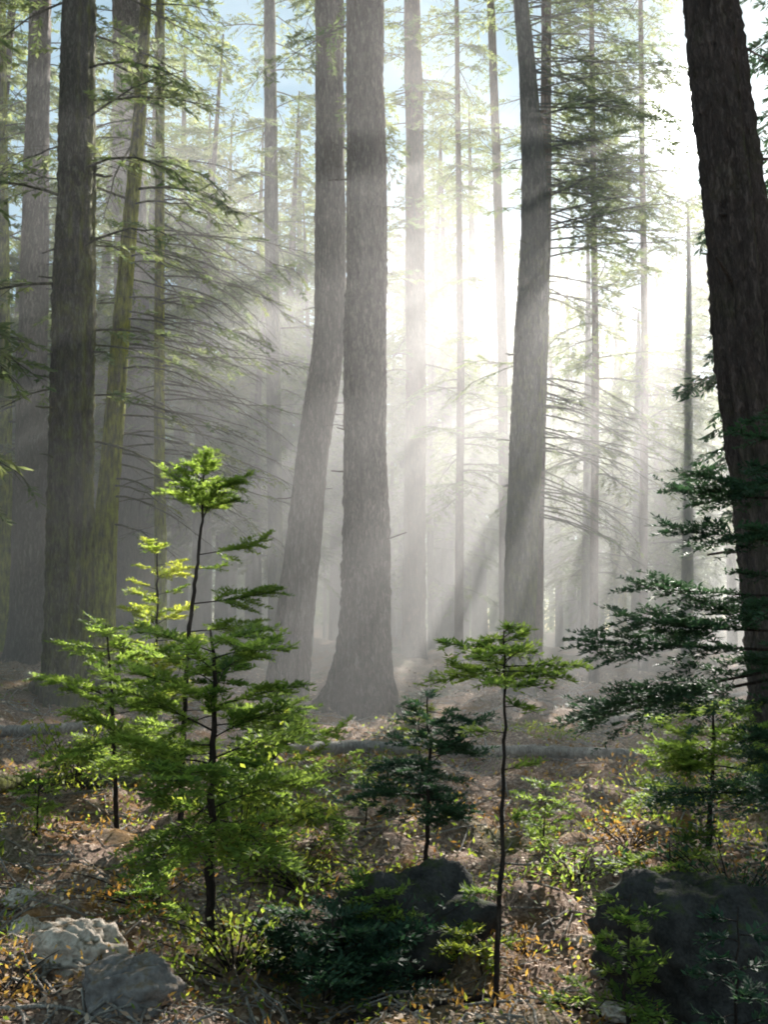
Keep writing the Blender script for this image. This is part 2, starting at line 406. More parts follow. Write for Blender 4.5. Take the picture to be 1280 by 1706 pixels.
tree('slim_fir_tree', 'slim straight misty trunk standing alone before the leaning central trunk', 'tree',
     [(460, 1080, 25), (456, 700, 24), (452, 300, 23), (449, 0, 21)], 29, 'bark_moss', 17, n=22, boughs=[
     dict(z0=8.5, z1=26, n=54, Lf=lambda u: 3.2 - 1.4 * u, leaf=.85)], top=28)
tree('fir_tree', 'leaning grey trunk that curves away from the big central trunk\'s base', 'tree',
     [(480, 1120, 68), (485, 1080, 60), (499, 960, 58), (510, 860, 56), (522, 740, 54), (537, 650, 54), (549, 570, 52), (551, 480, 52), (550, 300, 50), (549, 0, 48)], 20.5, 'bark', 18, stubs=7, n=44, step=.14, top=25)
tree('old_fir_tree', 'largest straight grey trunk with flared roots at the clearing\'s centre', 'tree',
     [(600, 1185, 128), (605, 1130, 96), (608, 1060, 82), (609, 1000, 77), (610, 700, 69), (610, 400, 66), (609, 150, 64), (608, 0, 64)], 18.2, 'bark', 19, n=64, step=.08, rough=.06, stubs=9, flare=1.1, flare_amt=.3, top=26, boughs=[
     dict(z0=12, z1=22, n=16, Lf=c_(3.0), leaf=.8)])
tree('fir_tree', 'hazy straight trunk next behind the largest central trunk', 'tree',
     [(690, 1070, 38), (693, 700, 34), (692, 300, 31), (687, 0, 29)], 30, 'bark_br', 20, boughs=[
     dict(z0=9.0, z1=23, n=72, Lf=lambda u: 3.2 - 1.4 * u, leaf=.75, droop=(.3, .9))])
tree('slim_fir_tree', 'thin dark trunk ending in bright haze among brown branches', 'tree',
     [(842, 1060, 18), (838, 600, 16), (829, 300, 15), (818, 0, 14)], 31, 'bark_br', 21, n=18, boughs=[
     dict(z0=7, z1=22, n=74, Lf=lambda u: 2.4 - .8 * u, leaf=.6)])
tree('fir_tree', 'tall brown trunk with a green mossy edge and long fine dead branches', 'tree',
     [(866, 1075, 50), (872, 850, 52), (884, 600, 56), (893, 400, 50), (890, 270, 40), (878, 100, 28), (868, 0, 26)], 22.5, 'bark_moss', 22, stubs=10, n=44, step=.12, boughs=[
     dict(z0=3.9, z1=7.6, n=34, Lf=lambda u: 2.9, leaf=.08, gap=.5, az=RIGHT, el=(-.25, .05), droop=(.25, .8), thick=.022, sprig=.09),
     dict(z0=7.4, z1=17.5, n=46, Lf=lambda u: 3.1 - .3 * u, leaf=.22, az=RIGHT, el=(-.1, .1), droop=(.0, .4), thick=.02, sprig=.1),
     dict(z0=9.0, z1=17, n=50, Lf=c_(3.6), leaf=.3, az=RIGHT, el=(-.05, .2), droop=(.2, .7), thick=.024, sprig=.1, gap=.3),
     dict(z0=4.5, z1=13, n=14, Lf=c_(1.7), leaf=.15, az=LEFT, el=(-.2, .1), droop=(.2, .7), thick=.016, sprig=.1)], top=26)
tree('slim_fir_tree', 'slim dark trunk rising close against the tall brown trunk\'s sunny side', 'tree',
     [(898, 700, 24), (906, 400, 26), (910, 200, 20), (911, 0, 17)], 23.4, 'bark_br', 23, n=22, top=22, boughs=[
     dict(z0=8, z1=18, n=18, Lf=c_(2.2), leaf=.4, az=BOTH, el=(-.1, .1), droop=(.1, .5), thick=.018)])
tree('slim_fir_tree', 'short mossy yellow-lit trunk behind the fine dead branches', 'tree',
     [(1034, 1060, 22), (1032, 700, 18), (1030, 560, 10)], 36, 'bark_moss2', 24, n=18, top=13.5, boughs=[
     dict(z0=4, z1=13.2, n=60, Lf=lambda u: 2.6 - 1.9 * u, leaf=.7, gap=.6)])
tree('fir_tree', 'dim narrow trunk in bright haze nearest the dark leaning trunk', 'tree',
     [(1104, 1060, 24), (1100, 700, 18), (1096, 520, 10)], 40, 'bark_br', 25, n=18, top=17, boughs=[
     dict(z0=5, z1=16.5, n=70, Lf=lambda u: 3.0 - 2.2 * u, leaf=.7, gap=.6)])
tree('old_fir_tree', 'dark shaded leaning trunk beside the sun, above the dark fir boughs', 'tree',
     [(1300, 1080, 104), (1272, 800, 98), (1246, 600, 98), (1222, 320, 96), (1212, 250, 94), (1184, 0, 92)], 10.2, 'bark_dark', 26, n=64, step=.06, rough=.08, top=16, stubs=14)

for lab_, px_, Y_, top_, py_, sd_ in [('young misty fir with ragged drooping boughs just beyond the tall brown trunk', 978, 31, 15.0, 480, 61), ('misty fir with fine lacy boughs under the sun glare', 1062, 33, 12.5, 560, 62), ('misty fir half hidden by the dark shaded leaning trunk', 1146, 29, 14.5, 460, 63)]:
    tree('slim_fir_tree', lab_, 'tree', [(px_, 1060, 20), (px_ + 2, 760, 15), (px_ + 3, py_, 8)], Y_, 'bark_moss', sd_, n=16, top=top_, boughs=[
        dict(z0=3.2, z1=top_ - .3, n=78, Lf=lambda u: 2.5 - 1.7 * u, leaf=.75, gap=.6, droop=(.4, 1.1))])
for lab_, px_, Y_, sd_ in [('slender tall misty fir whose twiggy boughs fill the gap nearest the tall brown trunk', 990, 25.5, 71), ('slender tall fir with thin tangled boughs standing just under the sun', 1072, 28, 72), ('slender fir with lacy light green boughs between the central and hazy straight trunks', 765, 29, 73)]:
    tree('slim_fir_tree', lab_, 'tree', [(px_, 1060, 15), (px_ + 3, 600, 12), (px_ - 4, 0, 8)], Y_, 'bark_br', sd_, n=14, top=22, boughs=[
        dict(z0=5.5, z1=21, n=95, Lf=lambda u: 2.7 - 1.2 * u, leaf=.68, gap=.6, droop=(.3, 1.1), curl=.2)])
# dark bushy fir tops behind the leaning dark trunk
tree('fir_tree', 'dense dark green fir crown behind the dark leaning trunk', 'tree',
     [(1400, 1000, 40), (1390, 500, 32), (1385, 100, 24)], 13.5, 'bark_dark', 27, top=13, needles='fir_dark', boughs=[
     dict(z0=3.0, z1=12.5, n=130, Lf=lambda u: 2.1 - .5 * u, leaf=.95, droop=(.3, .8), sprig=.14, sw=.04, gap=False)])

# ------------------------------------------------------------------ misty trees further back
def bg_proto(seed, H, n, L0, z0, name='distant_fir_tree', leaf=.85, sprig=.22, sw=.055, rad=.2):
    root = thing(name, 'far', 'tree', (0, 0, 0))
    R = rng(seed)
    P = np.array([[0, 0, -.5], [R.normal(0, .1), R.normal(0, .1), H * .5], [R.normal(0, .3), R.normal(0, .3), H]]); W = np.array([rad, rad * .7, .03])
    g = Geo(); Q, R_ = trunk_geo(g, P, W, seed, 12, .6)
    g.build('trunk', M['bark'], root, smooth=True)
    gw, gl = Geo(), Geo()
    limbs(gw, gl, Q, R_, z0, H - .3, n, lambda u: L0 * (1 - .75 * u) + .3, R, lambda u: leaf * (.5 + .5 * min(1, u * 2.5)), den=2.5, sprig=sprig, sw=sw, droop=(.3, 1.0), thick=.04, sides=3, tl=.42, gap=False)
    gw.build('branchwork', M['twig'], root); gl.build('crown', M['far'], root)
    return root
protos = [bg_proto(101, 24, 84, 3.4, 4.5, rad=.30), bg_proto(102, 19, 74, 2.9, 3.5, rad=.2), bg_proto(103, 26, 84, 3.8, 6, rad=.36),
          bg_proto(104, 14, 46, 2.4, 2.2, rad=.14), bg_proto(105, 24, 64, 3.6, 6, leaf=.5, rad=.3)]
FAR = 'hazy conifer of the far ranks blurred by mist among its neighbours'
R = rng(7)
spots = []
fixed = [(20, 38, 0), (150, 40, 2), (190, 46, 1), (300, 44, 2), (345, 36, 1), (385, 48, 0), (420, 42, 2), (500, 47, 4), (515, 38, 1), (655, 52, 3), (720, 38, 3), (745, 44, 0), (775, 56, 1),
         (930, 46, 1), (965, 45, 3), (1000, 58, 0), (1065, 44, 3), (1140, 60, 3), (1150, 47, 1), (1215, 38, 1), (985, 49, 1), (1095, 66, 0), (90, 34, 1), (-30, 30, 0), (330, 55, 4), (560, 60, 0), (370, 41, 0), (480, 40, 0), (250, 37, 2), (430, 34, 1), (590, 45, 2), (110, 43, 0), (330, 33, 1), (730, 48, 0), (800, 50, 2), (670, 52, 2), (755, 58, 2), (845, 56, 2), (890, 62, 2), (700, 62, 0), (470, 50, 2), (560, 50, 2), (230, 52, 0)]
for px, Y, k in fixed: spots.append(((px - 640) / F * Y, Y, k))
for i in range(34):
    Y = R.uniform(58, 86); x = R.uniform(-.5, .5) * Y
    spots.append((x, Y, int(R.integers(0, 5))))
for i in range(12):       # outside the frame on both sides, they shade the clearing and stand there for a side view
    s = -1 if i % 3 else 1
    Y = R.uniform(14, 40); spots.append((s * (Y * .43 + R.uniform(1.5, 7)), Y, int(R.integers(0, 5))))
usedp = set()
for x, Y, k in spots:
    if k not in usedp:
        usedp.add(k); o = protos[k]; o.location = (x, Y, gh(x, Y) - .1); o.rotation_euler = (0, 0, R.uniform(0, 6)); o['label'] = FAR; o['group'] = 'far misty conifers'
        s = R.uniform(.9, 1.12); o.scale = (s, s, s)
    else:
        dup(protos[k], (x, Y, gh(x, Y) - .1), R.uniform(0, 6.28), R.uniform(.85, 1.15), FAR, 'far misty conifers')

# ------------------------------------------------------------------ foreground saplings
def sapling(name, label, pix, Y, seed, r0, z0, z1, n, Lf, leafmat='fir', needle=.046, nw=.012, el=(-.1, .6), droop=(.1, .7), fill=1.0, az=None, cat='sapling', extra=(), tw=None):
    P = np.array([at(x, y, Y + dy) for x, y, dy in pix])
    b = P[0]
    g0 = gh(b[0], b[1])
    if b[2] > g0: P = np.vstack([[b[0], b[1], g0 - .1], P])
    else: P[0][2] = g0 - .1
    root = thing(name, label, cat, (P[0][0], P[0][1], g0))
    g = Geo(); W = r0 * (1 - .8 * np.linspace(0, 1, len(P)))
    Q, R_ = resample(P, W, .06)
    R = rng(seed); Q[1:-1] += R.normal(0, .004, (len(Q) - 2, 3))
    g.tube(Q, R_, 10, warp=1 + .12 * R.standard_normal((len(Q), 10)))
    gl = Geo(); gw = Geo()
    H = P[-1][2] - g0
    arr = []
    for i in range(n):
        u = z0 + (z1 - z0) * (i + R.uniform(0, .7)) / n
        a = (i * 2.4 + R.uniform(-.5, .5)) if az is None else R.uniform(*az)
        arr.append((u, a, Lf(u) * R.uniform(.4, 1.25), R.uniform(*el), R.uniform(*droop)))
    arr += list(extra)
    for u, a, L, e0, dr in arr:
        z = g0 + H * u
        c = np.array([np.interp(z, Q[:, 2], Q[:, k]) for k in range(3)])
        fir_branch(gw, gl, c, a, L, e0, dr, R, needle, nw, fill, tw)
    g.build('stem', M['stem'], root, smooth=True)
    gw.build('branchwork', M['stem'], root); gl.build('foliage', M[leafmat], root)
    return root

def needles_along(gl, Q, R, nl, nw, per_m, tone):
    seg = np.linalg.norm(Q[-1] - Q[0]); m = max(6, int(seg * per_m))
    t = R.uniform(0, 1, m); k = len(Q) - 1
    i = np.minimum((t * k).astype(int), k - 1); f = (t * k - i)[:, None]
    B = Q[i] * (1 - f) + Q[i + 1] * f
    d = norm(Q[i + 1] - Q[i])
    sd = norm(np.cross(d, [0, 0, 1.])); up = norm(np.cross(sd, d))
    sg = np.where(R.random(m) < .5, -1., 1.)[:, None]
    D = norm(d * R.uniform(.35, .8, (m, 1)) + sd * sg * R.uniform(.5, 1.0, (m, 1)) + up * R.uniform(-.3, .7, (m, 1)))
    Nn = norm(up + R.normal(0, .35, (m, 3)))
    gl.blades(B, D, nl * R.uniform(.7, 1.15, m) * np.where(t > .9, .8, 1), nw, Nn, tone=np.clip(tone + R.normal(0, .1, m), 0, 1), mid=.5)

def fir_branch(gw, gl, c, a, L, e0, dr, R, nl, nw, fill=1.0, tw=None):
    k = 8; t = np.linspace(0, 1, k)
    el = e0 - dr * t + .25 * t * t; aa = a + R.uniform(-.3, .3) * t
    seg = np.stack([np.cos(el) * np.sin(aa), np.cos(el) * np.cos(aa), np.sin(el)], 1) * (L / (k - 1))
    P = c + np.concatenate([[np.zeros(3)], np.cumsum(seg[1:], 0)]); P += R.normal(0, .006 * L, P.shape) * t[:, None]
    gw.tube(P, max(.003, L * .009) * (1 - .75 * t), 5, cap=False)
    base_t = np.clip(R.normal(.5, .18), .1, .9)
    needles_along(gl, P[2:], R, nl, nw, 380 * fill, base_t - .1)
    nt = tw or max(5, int(L * 26))
    for i in range(nt):
        u = .22 + .76 * (i + .5) / nt
        b = np.array([np.interp(u, t, P[:, q]) for q in range(3)]); j = min(k - 2, int(u * (k - 1)))
        ax = norm(P[j + 1] - P[j]); sd = norm(np.cross(ax, [0, 0, 1.])) * (1 if i % 2 else -1)
        l = L * .52 * (1 - .66 * u) * R.uniform(.75, 1.15) + .02
        d = norm(ax * .75 + sd * R.uniform(.65, .95) + np.array([0, 0, R.uniform(-.5, .45)]))
        s = np.linspace(0, 1, 4)[:, None]
        Q = b + d * l * s + ax * .12 * l * s ** 2 - np.array([0, 0, .05 * l]) * s ** 2
        gw.tube(Q, np.array([1, .8, .6, .3]) * .0022, 3, cap=False)
        needles_along(gl, Q, R, nl, nw, 190 * fill, base_t + R.uniform(-.25, .4))
        if l > .16:
            for sgn in (-1, 1):
                for w_ in (.35, .6):
                    bb = b + d * l * w_; s2 = norm(np.cross(d, [0, 0, 1.])) * sgn
                    dd = norm(d * .8 + s2 * .7); l2 = l * (1 - w_) * .6
                    Q2 = bb + dd * l2 * s
                    needles_along(gl, Q2, R, nl, nw, 190 * fill, base_t + .15)

sapling('fir_sapling', 'tall spindly sapling with a tufted crown and bare dark stem', [(304, 1250, 0), (314, 1060, 0), (330, 930, 0), (338, 850, 0), (338, 775, 0)], 8.6, 31, .028, .84, .995, 26,
        lambda u: .52 - (u - .84) * 2.0, el=(.1, .9), droop=(0, .4), extra=[(.74, HP + .1, .62, .15, .0), (.70, HP - .5, .3, .1, .1), (.60, HP + .2, .8, .1, .1), (.52, HP + .3, .7, .15, .3), (.44, -HP, .55, .2, .2), (.40, HP - .4, .5, .2, .2), (.30, HP, .5, .1, .2), (.25, -HP + .4, .5, .1, .2), (.35, 2.6, .5, .1, .2)])
sapling('fir_sapling', 'bushy bright green fir sapling with a thick black stem', [(352, 1640, 0), (350, 1450, 0), (354, 1250, 0), (360, 1120, 0), (350, 1050, 0)], 5.1, 32, .027, .36, .98, 31,
        lambda u: .70 - .5 * (u - .3), el=(-.1, .65), droop=(.1, .8))
sapling('fir_sapling', 'light green sapling with lacy boughs next the bushy fir sapling', [(450, 1500, 0), (455, 1330, 0), (458, 1200, 0), (462, 1150, 0)], 7.6, 33, .024, .3, .98, 36,
        lambda u: .72 - .6 * (u - .3), el=(-.1, .65), droop=(.1, .8))
sapling('fir_sapling', 'low sunlit sapling with pale tips before the mossy trunks', [(195, 1400, 0), (190, 1240, 0), (182, 1100, 0), (176, 1040, 0)], 8.4, 34, .022, .35, .99, 34,
        lambda u: .72 - .6 * (u - .3), el=(-.1, .65), droop=(.1, .8))
sapling('fir_sapling', 'small sapling of fine light sprays under the spindly one', [(262, 1400, 0), (258, 1200, 0), (262, 960, 0), (260, 900, 0)], 9.6, 35, .02, .35, .99, 28,
        lambda u: .62 - .45 * (u - .3), leafmat='shrub', el=(.1, .6), droop=(.1, .5))
sapling('fir_sapling', 'flat-topped sapling on a tall straight black stem', [(826, 1655, 0), (838, 1400, 0), (842, 1200, 0), (840, 1050, 0)], 4.6, 36, .017, .83, .998, 18,
        lambda u: .36 - 1.75 * (u - .83), el=(.0, .6), droop=(.2, .5), extra=[(.90, HP, .36, .1, .3), (.95, -HP, .30, .1, .2), (.885, -HP + .4, .36, -.1, .2), (.86, HP - .4, .30, .2, .4), (.30, -2.4, .2, .2, .3), (.62, HP + .3, .16, .3, .3), (.72, -HP, .2, .2, .5), (.48, HP, .12, .4, .2), (.79, HP - .7, .22, .1, .5)])
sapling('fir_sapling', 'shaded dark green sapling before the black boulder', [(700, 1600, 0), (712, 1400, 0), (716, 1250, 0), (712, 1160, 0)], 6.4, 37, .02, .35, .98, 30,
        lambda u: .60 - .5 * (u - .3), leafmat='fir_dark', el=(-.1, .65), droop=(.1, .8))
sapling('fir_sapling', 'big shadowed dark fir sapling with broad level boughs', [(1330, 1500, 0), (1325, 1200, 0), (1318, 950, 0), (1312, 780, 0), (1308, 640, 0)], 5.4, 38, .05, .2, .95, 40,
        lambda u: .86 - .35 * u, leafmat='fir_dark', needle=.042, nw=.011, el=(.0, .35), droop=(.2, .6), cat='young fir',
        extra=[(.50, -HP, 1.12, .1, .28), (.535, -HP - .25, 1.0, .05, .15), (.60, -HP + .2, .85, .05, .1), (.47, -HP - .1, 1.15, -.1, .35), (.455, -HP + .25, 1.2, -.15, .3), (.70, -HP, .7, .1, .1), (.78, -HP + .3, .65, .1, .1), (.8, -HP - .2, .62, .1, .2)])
sapling('fir_sapling', 'young fir with sunlit yellow green tips beside the big dark boulder', [(1180, 1470, 0), (1186, 1330, 0), (1190, 1220, 0), (1188, 1170, 0)], 7.2, 39, .022, .3, .98, 34,
        lambda u: .62 - .35 * (u - .3), el=(-.1, .65), droop=(.1, .8))
sapling('fir_sapling', 'tiny green seedling at the foot of the central clearing', [(700, 1290, 0), (698, 1230, 0), (702, 1160, 0)], 9.5, 40, .012, .3, .98, 16, lambda u: .3 - .2 * u, leafmat='shrub')
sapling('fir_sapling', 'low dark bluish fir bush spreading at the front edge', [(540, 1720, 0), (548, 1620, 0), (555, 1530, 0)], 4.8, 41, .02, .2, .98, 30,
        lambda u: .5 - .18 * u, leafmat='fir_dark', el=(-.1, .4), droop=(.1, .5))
sapling('fir_sapling', 'sunlit seedling drooping over the front of the dark boulder', [(1130, 1560, 0), (1120, 1470, 0), (1116, 1400, 0)], 5.3, 42, .012, .4, .98, 12, lambda u: .34, el=(-.2, .3), droop=(.2, .6))
sapling('fir_sapling', 'yellow green seedling rooted before the black boulder', [(810, 1640, 0), (800, 1600, 0), (796, 1560, 0)], 5.0, 43, .008, .4, .98, 8, lambda u: .18, leafmat='shrub')

for k_, (lab_, px_, py_, Y_, h_, lm_) in enumerate([
    ('dark fir seedling hanging over the big boulder\'s near face', 1225, 1720, 3.75, 210, 'fir_dark'),
    ('dull fir seedling rising against the side of the big boulder', 1045, 1640, 4.3, 150, 'fir'),
    ('thin sunlit seedling between the pale rocks and the bushy fir sapling', 255, 1600, 5.6, 150, 'fir'),
    ('yellow-green seedling poking above the dark bluish fir bush', 610, 1640, 5.1, 170, 'fir'),
    ('small bright seedling standing before the fallen pale log', 610, 1360, 8.6, 110, 'fir'),
    ('feathery seedling under the flat-topped sapling beside its black stem', 905, 1420, 7.4, 120, 'fir'),
    ('bright seedling on the slope below the shaded hollow', 60, 1400, 7.6, 140, 'fir')]):
    sapling('fir_seedling', lab_, [(px_, py_, 0), (px_ + 3, py_ - h_ * .5, 0), (px_ + 6, py_ - h_, 0)], Y_, 300 + k_, .009, .2, .98, 16, lambda u: .34 - .2 * u, leafmat=lm_, fill=.8)

# leafy shrubs --------------------------------------------------------------------------------
def shrub(name, label, x, y, h, w, n, seed, lm, leaf=.05, cat='shrub'):
    z = gh(x, y); root = thing(name, label, cat, (x, y, z)); R = rng(seed); gw, gl = Geo(), Geo()
    for i in range(n):
        a = R.uniform(0, 6.28); L = h * R.uniform(.5, 1.1); e = R.uniform(.5, 1.35)
        t = np.linspace(0, 1, 6); el = e - R.uniform(.1, .9) * t
        k = w / h
        P = np.array([x, y, z]) + np.cumsum(np.stack([np.cos(el) * math.sin(a) * k, np.cos(el) * math.cos(a) * k, np.sin(el)], 1) * L / 5, 0)
        gw.tube(P, .005 * (1 - .7 * t), 4, cap=False)
        m = int(16 * L / .4) + 5; tt = R.uniform(.2, 1, m)
        B = np.stack([np.interp(tt, t, P[:, c]) for c in range(3)], 1) + R.normal(0, .02, (m, 3))
        D = norm(R.normal(0, 1, (m, 3)) + [0, 0, .1]); Nn = norm(np.array([0, 0, 1.]) + R.normal(0, .5, (m, 3)))
        gl.blades(B, D, leaf * R.uniform(.6, 1.3, m), leaf * .5 * R.uniform(.7, 1.2, m), Nn, tone=np.clip(R.normal(.5, .2) + R.normal(0, .12, m), 0, 1))
    gw.build('stem', M['stem'], root); gl.build('foliage', M[lm], root); return root
for i, (lab, px, py, h, w, n, lm, lf) in enumerate([
    ('golden-leaved shrub at the foot of the bushy fir sapling', 240, 1520, .42, .5, 22, 'gold', .035),
    ('yellow bush lit by the sun beyond the spindly sapling', 60, 1330, .35, .7, 18, 'shrub', .04),
    ('rusty orange bush in the sunlit patch near the yellow-tipped young fir', 1050, 1420, .3, .5, 22, 'gold', .035),
    ('olive green undergrowth bush around the bushy sapling\'s base', 390, 1640, .5, .6, 34, 'shrub', .04),
    ('dull green bush between the bushy sapling and the black boulder', 500, 1500, .42, .55, 30, 'shrub', .035),
    ('yellow green fern-like bush draped over the black boulder\'s top', 640, 1500, .42, .5, 20, 'shrub', .035),
    ('small orange weed beside the tall black sapling stem', 880, 1600, .16, .18, 10, 'gold', .025),
    ('pale green low bush at the young fir\'s foot', 1120, 1350, .35, .8, 30, 'shrub', .04),
    ('yellow weed by the pale rocks at the front', 15, 1660, .2, .25, 12, 'gold', .035),
    ('small leafy bush under the two mossy trunks', 230, 1180, .4, .6, 22, 'shrub', .05),
    ('bright bush by the leaning trunk\'s foot', 430, 1190, .35, .7, 20, 'fir', .05),
    ('dark leafy bush hanging over the shoulder of the big black boulder', 1230, 1560, .55, .6, 36, 'fir_dark', .04),
    ('tangled dark bush pressed against the black boulder in the middle', 640, 1620, .45, .6, 36, 'fir_dark', .035),
    ('pale green fronded bush before the big black boulder', 1100, 1620, .3, .4, 18, 'shrub', .03),
    ('tall leafy bright green shrub standing among the fir saplings', 400, 1470, 1.0, .6, 30, 'shrub', .06),
    ('airy light green shrub leaning out before the mossy trunks', 120, 1330, .8, .6, 24, 'shrub', .06),
    ('leafy green shrub between the tall black stem and the yellow-tipped fir', 960, 1480, .3, .4, 20, 'fir', .04),
    ('low green bush beside the fallen pale log', 560, 1300, .25, .6, 18, 'shrub', .045)]):
    x, y = gpt(px, py); shrub('shrub', lab, x, y, h, w, n, 200 + i, lm, lf)

# ------------------------------------------------------------------ rocks, logs, sticks
def rock(name, label, px, py, size, seed, m, squash=.6, rot=0., cat='rock', n=96, sink=.3):
    x, y = gpt(px, py)
    R = rng(seed); th = np.linspace(0, math.pi, n // 2 + 1); ph = np.arange(n) * 2 * math.pi / n
    T, PH = np.meshgrid(th, ph, indexing='ij')
    V = np.stack([np.sin(T) * np.cos(PH), np.sin(T) * np.sin(PH), np.cos(T)], -1)
    r = np.ones(V.shape[:2])
    for k in range(16):      # facets cut from the ball
        d = norm(R.normal(0, 1, 3)); c = R.uniform(.66, .93); dt = V @ d
        r = np.minimum(r, np.where(dt > .05, c / np.maximum(dt, .05), 9))
    for k in range(10):
        d = R.normal(0, 1, 3) * R.uniform(2, 9); r = r + .026 * np.sin(V @ d + R.uniform(0, 6))
    for k in range(14):     # ledges, cracks and pits
        d = norm(R.normal(0, 1, 3)); f = R.uniform(5, 26); r = r + .9 / f * .28 * (np.abs(np.sin((V @ d) * f + 2 * np.sin(V @ norm(R.normal(0, 1, 3)) * 4) + R.uniform(0, 6))) - .6)
    r += R.normal(0, .008, r.shape)
    V = V * r[..., None] * np.array(size); V[..., 2] += size[2] * (1 - sink * 1.6)
    cr, sr = math.cos(rot), math.sin(rot); V = V @ np.array([[cr, sr, 0], [-sr, cr, 0], [0, 0, 1]])
    V[..., 2] -= size[2] * .42
    V[0] = V[0].mean(0); V[-1] = V[-1].mean(0)
    i = np.arange(n // 2)[:, None] * n; j = np.arange(n)[None]; j2 = (j + 1) % n
    Q = np.stack([i + j, i + n + j, i + n + j2, i + j2], -1).reshape(-1, 4)
    g = Geo(); g.add(V.reshape(-1, 3), Q)
    o = g.build(name, M[m]); o.location = (x, y, gh(x, y)); return tag(o, label, cat)
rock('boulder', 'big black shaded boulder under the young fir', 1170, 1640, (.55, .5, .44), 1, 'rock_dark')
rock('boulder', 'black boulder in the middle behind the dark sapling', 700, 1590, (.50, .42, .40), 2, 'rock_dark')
rock('rock', 'pale sunlit rounded rock near the front corner', 135, 1600, (.24, .2, .17), 3, 'rock_pale')
rock('rock', 'dark grey tilted slab of stone before the pale rounded rock', 215, 1665, (.22, .2, .17), 4, 'rock_grey', rot=.5)
rock('rock', 'small white stone at the picture\'s edge by the pale rock', 42, 1565, (.1, .1, .09), 5, 'rock_pale')
rock('rock', 'white elongated stone above the small white stone', 30, 1500, (.09, .12, .07), 6, 'rock_pale')
rock('rock', 'pale pebble-like rock low at the front beside the long dark branch', 1030, 1690, (.09, .08, .05), 8, 'rock_pale')
rock('rock', 'grey stone half sunk beside the orange weed', 975, 1580, (.07, .06, .04), 9, 'rock_pale')

def log(name, label, pts, r0, r1, seed, m='log', cat='log', n=18, stub=0, lift=.9):
    P = []
    for px, py in pts:
        x, y = gpt(px, py); P.append([x, y, gh(x, y)])
    P = np.array(P); root = thing(name, label, cat, P[0])
    rr = np.linspace(r0, r1, len(P)); P[:, 2] += rr * lift
    Q, R_ = resample(P, rr, .09 if r0 > .04 else .04); R = rng(seed)
    Q[:, 2] += R.normal(0, .004, len(Q))
    g = Geo(); g.tube(Q, R_, n, warp=1 + .02 * R.standard_normal((len(Q), n)) + .04 * np.sin(np.linspace(0, 40, len(Q)))[:, None] * np.sin(np.arange(n))[None] + .08 * np.sin(3 * np.arange(n) * 6.28 / n)[None])
    g.build('trunk' if cat == 'log' else 'shaft', M[m], root, smooth=True)
    for k in range(stub):
        i = R.integers(2, len(Q) - 2); d = norm(R.normal(0, 1, 3) + [0, 0, .9]); L = r0 * R.uniform(2, 5)
        gs = Geo(); s = np.linspace(0, 1, 5)[:, None]; gs.tube(Q[i] + d * L * s, r0 * .25 * (1 - .6 * s[:, 0]), 6)
        gs.build('broken_branch', M[m], root)
    return root
log('fallen_log', 'long pale sunlit log lying across the clearing', [(470, 1262), (600, 1258), (760, 1262), (900, 1264), (1060, 1268)], .085, .065, 51, stub=3)
log('fallen_log', 'sunlit log end jutting in behind the shaded hollow', [(-120, 1232), (0, 1228), (100, 1222), (190, 1212)], .09, .06, 52)
log('fallen_log', 'broken log with moss in front of the thick dark mossy trunk', [(60, 1160), (120, 1150), (200, 1158), (300, 1170)], .15, .10, 53, m='bark_moss', stub=2)
log('fallen_log', 'dark log half buried below the sunlit log end', [(-100, 1330), (20, 1320), (140, 1312), (230, 1318)], .09, .07, 54, m='bark_moss', stub=1)
log('fallen_log', 'slim sloping log on the bank beneath the leaning dark trunk', [(980, 1215), (1080, 1195), (1180, 1170), (1290, 1150)], .06, .04, 55)
log('fallen_branch', 'long curved pale branch in front of the big black boulder', [(985, 1640), (1080, 1628), (1160, 1640), (1220, 1668), (1290, 1730)], .013, .020, 56, cat='branch', n=8, lift=3.)
log('fallen_branch', 'long dark branch along the front edge', [(560, 1720), (700, 1695), (800, 1668), (900, 1682), (1000, 1700), (1120, 1715)], .018, .012, 57, m='stem', cat='branch', n=8, lift=1.2)
log('fallen_branch', 'thin pale stick beside the grey slab at the front', [(40, 1668), (80, 1640), (120, 1612), (165, 1640)], .008, .006, 58, cat='branch', n=6, lift=5.)
log('fallen_branch', 'thin stick slanting over the boulder by the yellow-tipped fir', [(1150, 1395), (1210, 1410), (1275, 1430)], .016, .010, 59, cat='branch', n=6, lift=3)
log('fallen_branch', 'slender pale stick on the leaves beyond the tall black stem', [(870, 1300), (900, 1310), (950, 1335)], .014, .008, 60, cat='branch', n=6, lift=1.5)

log('fallen_branch', 'forked bare twig lying over the grey slab', [(150, 1700), (190, 1655), (240, 1640), (290, 1655)], .012, .006, 70, cat='branch', n=6, lift=2.5)
log('fallen_branch', 'slender bent stick at the corner below the thin pale stick', [(-10, 1700), (40, 1690), (110, 1702), (170, 1712)], .012, .006, 71, cat='branch', n=6, lift=2.5)
log('fallen_branch', 'pale broken stick crossing the leaves before the small white stone', [(-20, 1590), (20, 1610), (70, 1650), (100, 1670)], .012, .006, 72, cat='branch', n=6, lift=2.5)
log('fallen_branch', 'long bare stick lying in the leaves below the pale log', [(520, 1420), (600, 1390), (680, 1380)], .012, .006, 73, cat='branch', n=6, lift=2.5)
log('fallen_branch', 'crooked stick on the litter beside the orange weed', [(900, 1560), (950, 1530), (1000, 1540)], .012, .006, 74, cat='branch', n=6, lift=2.5)
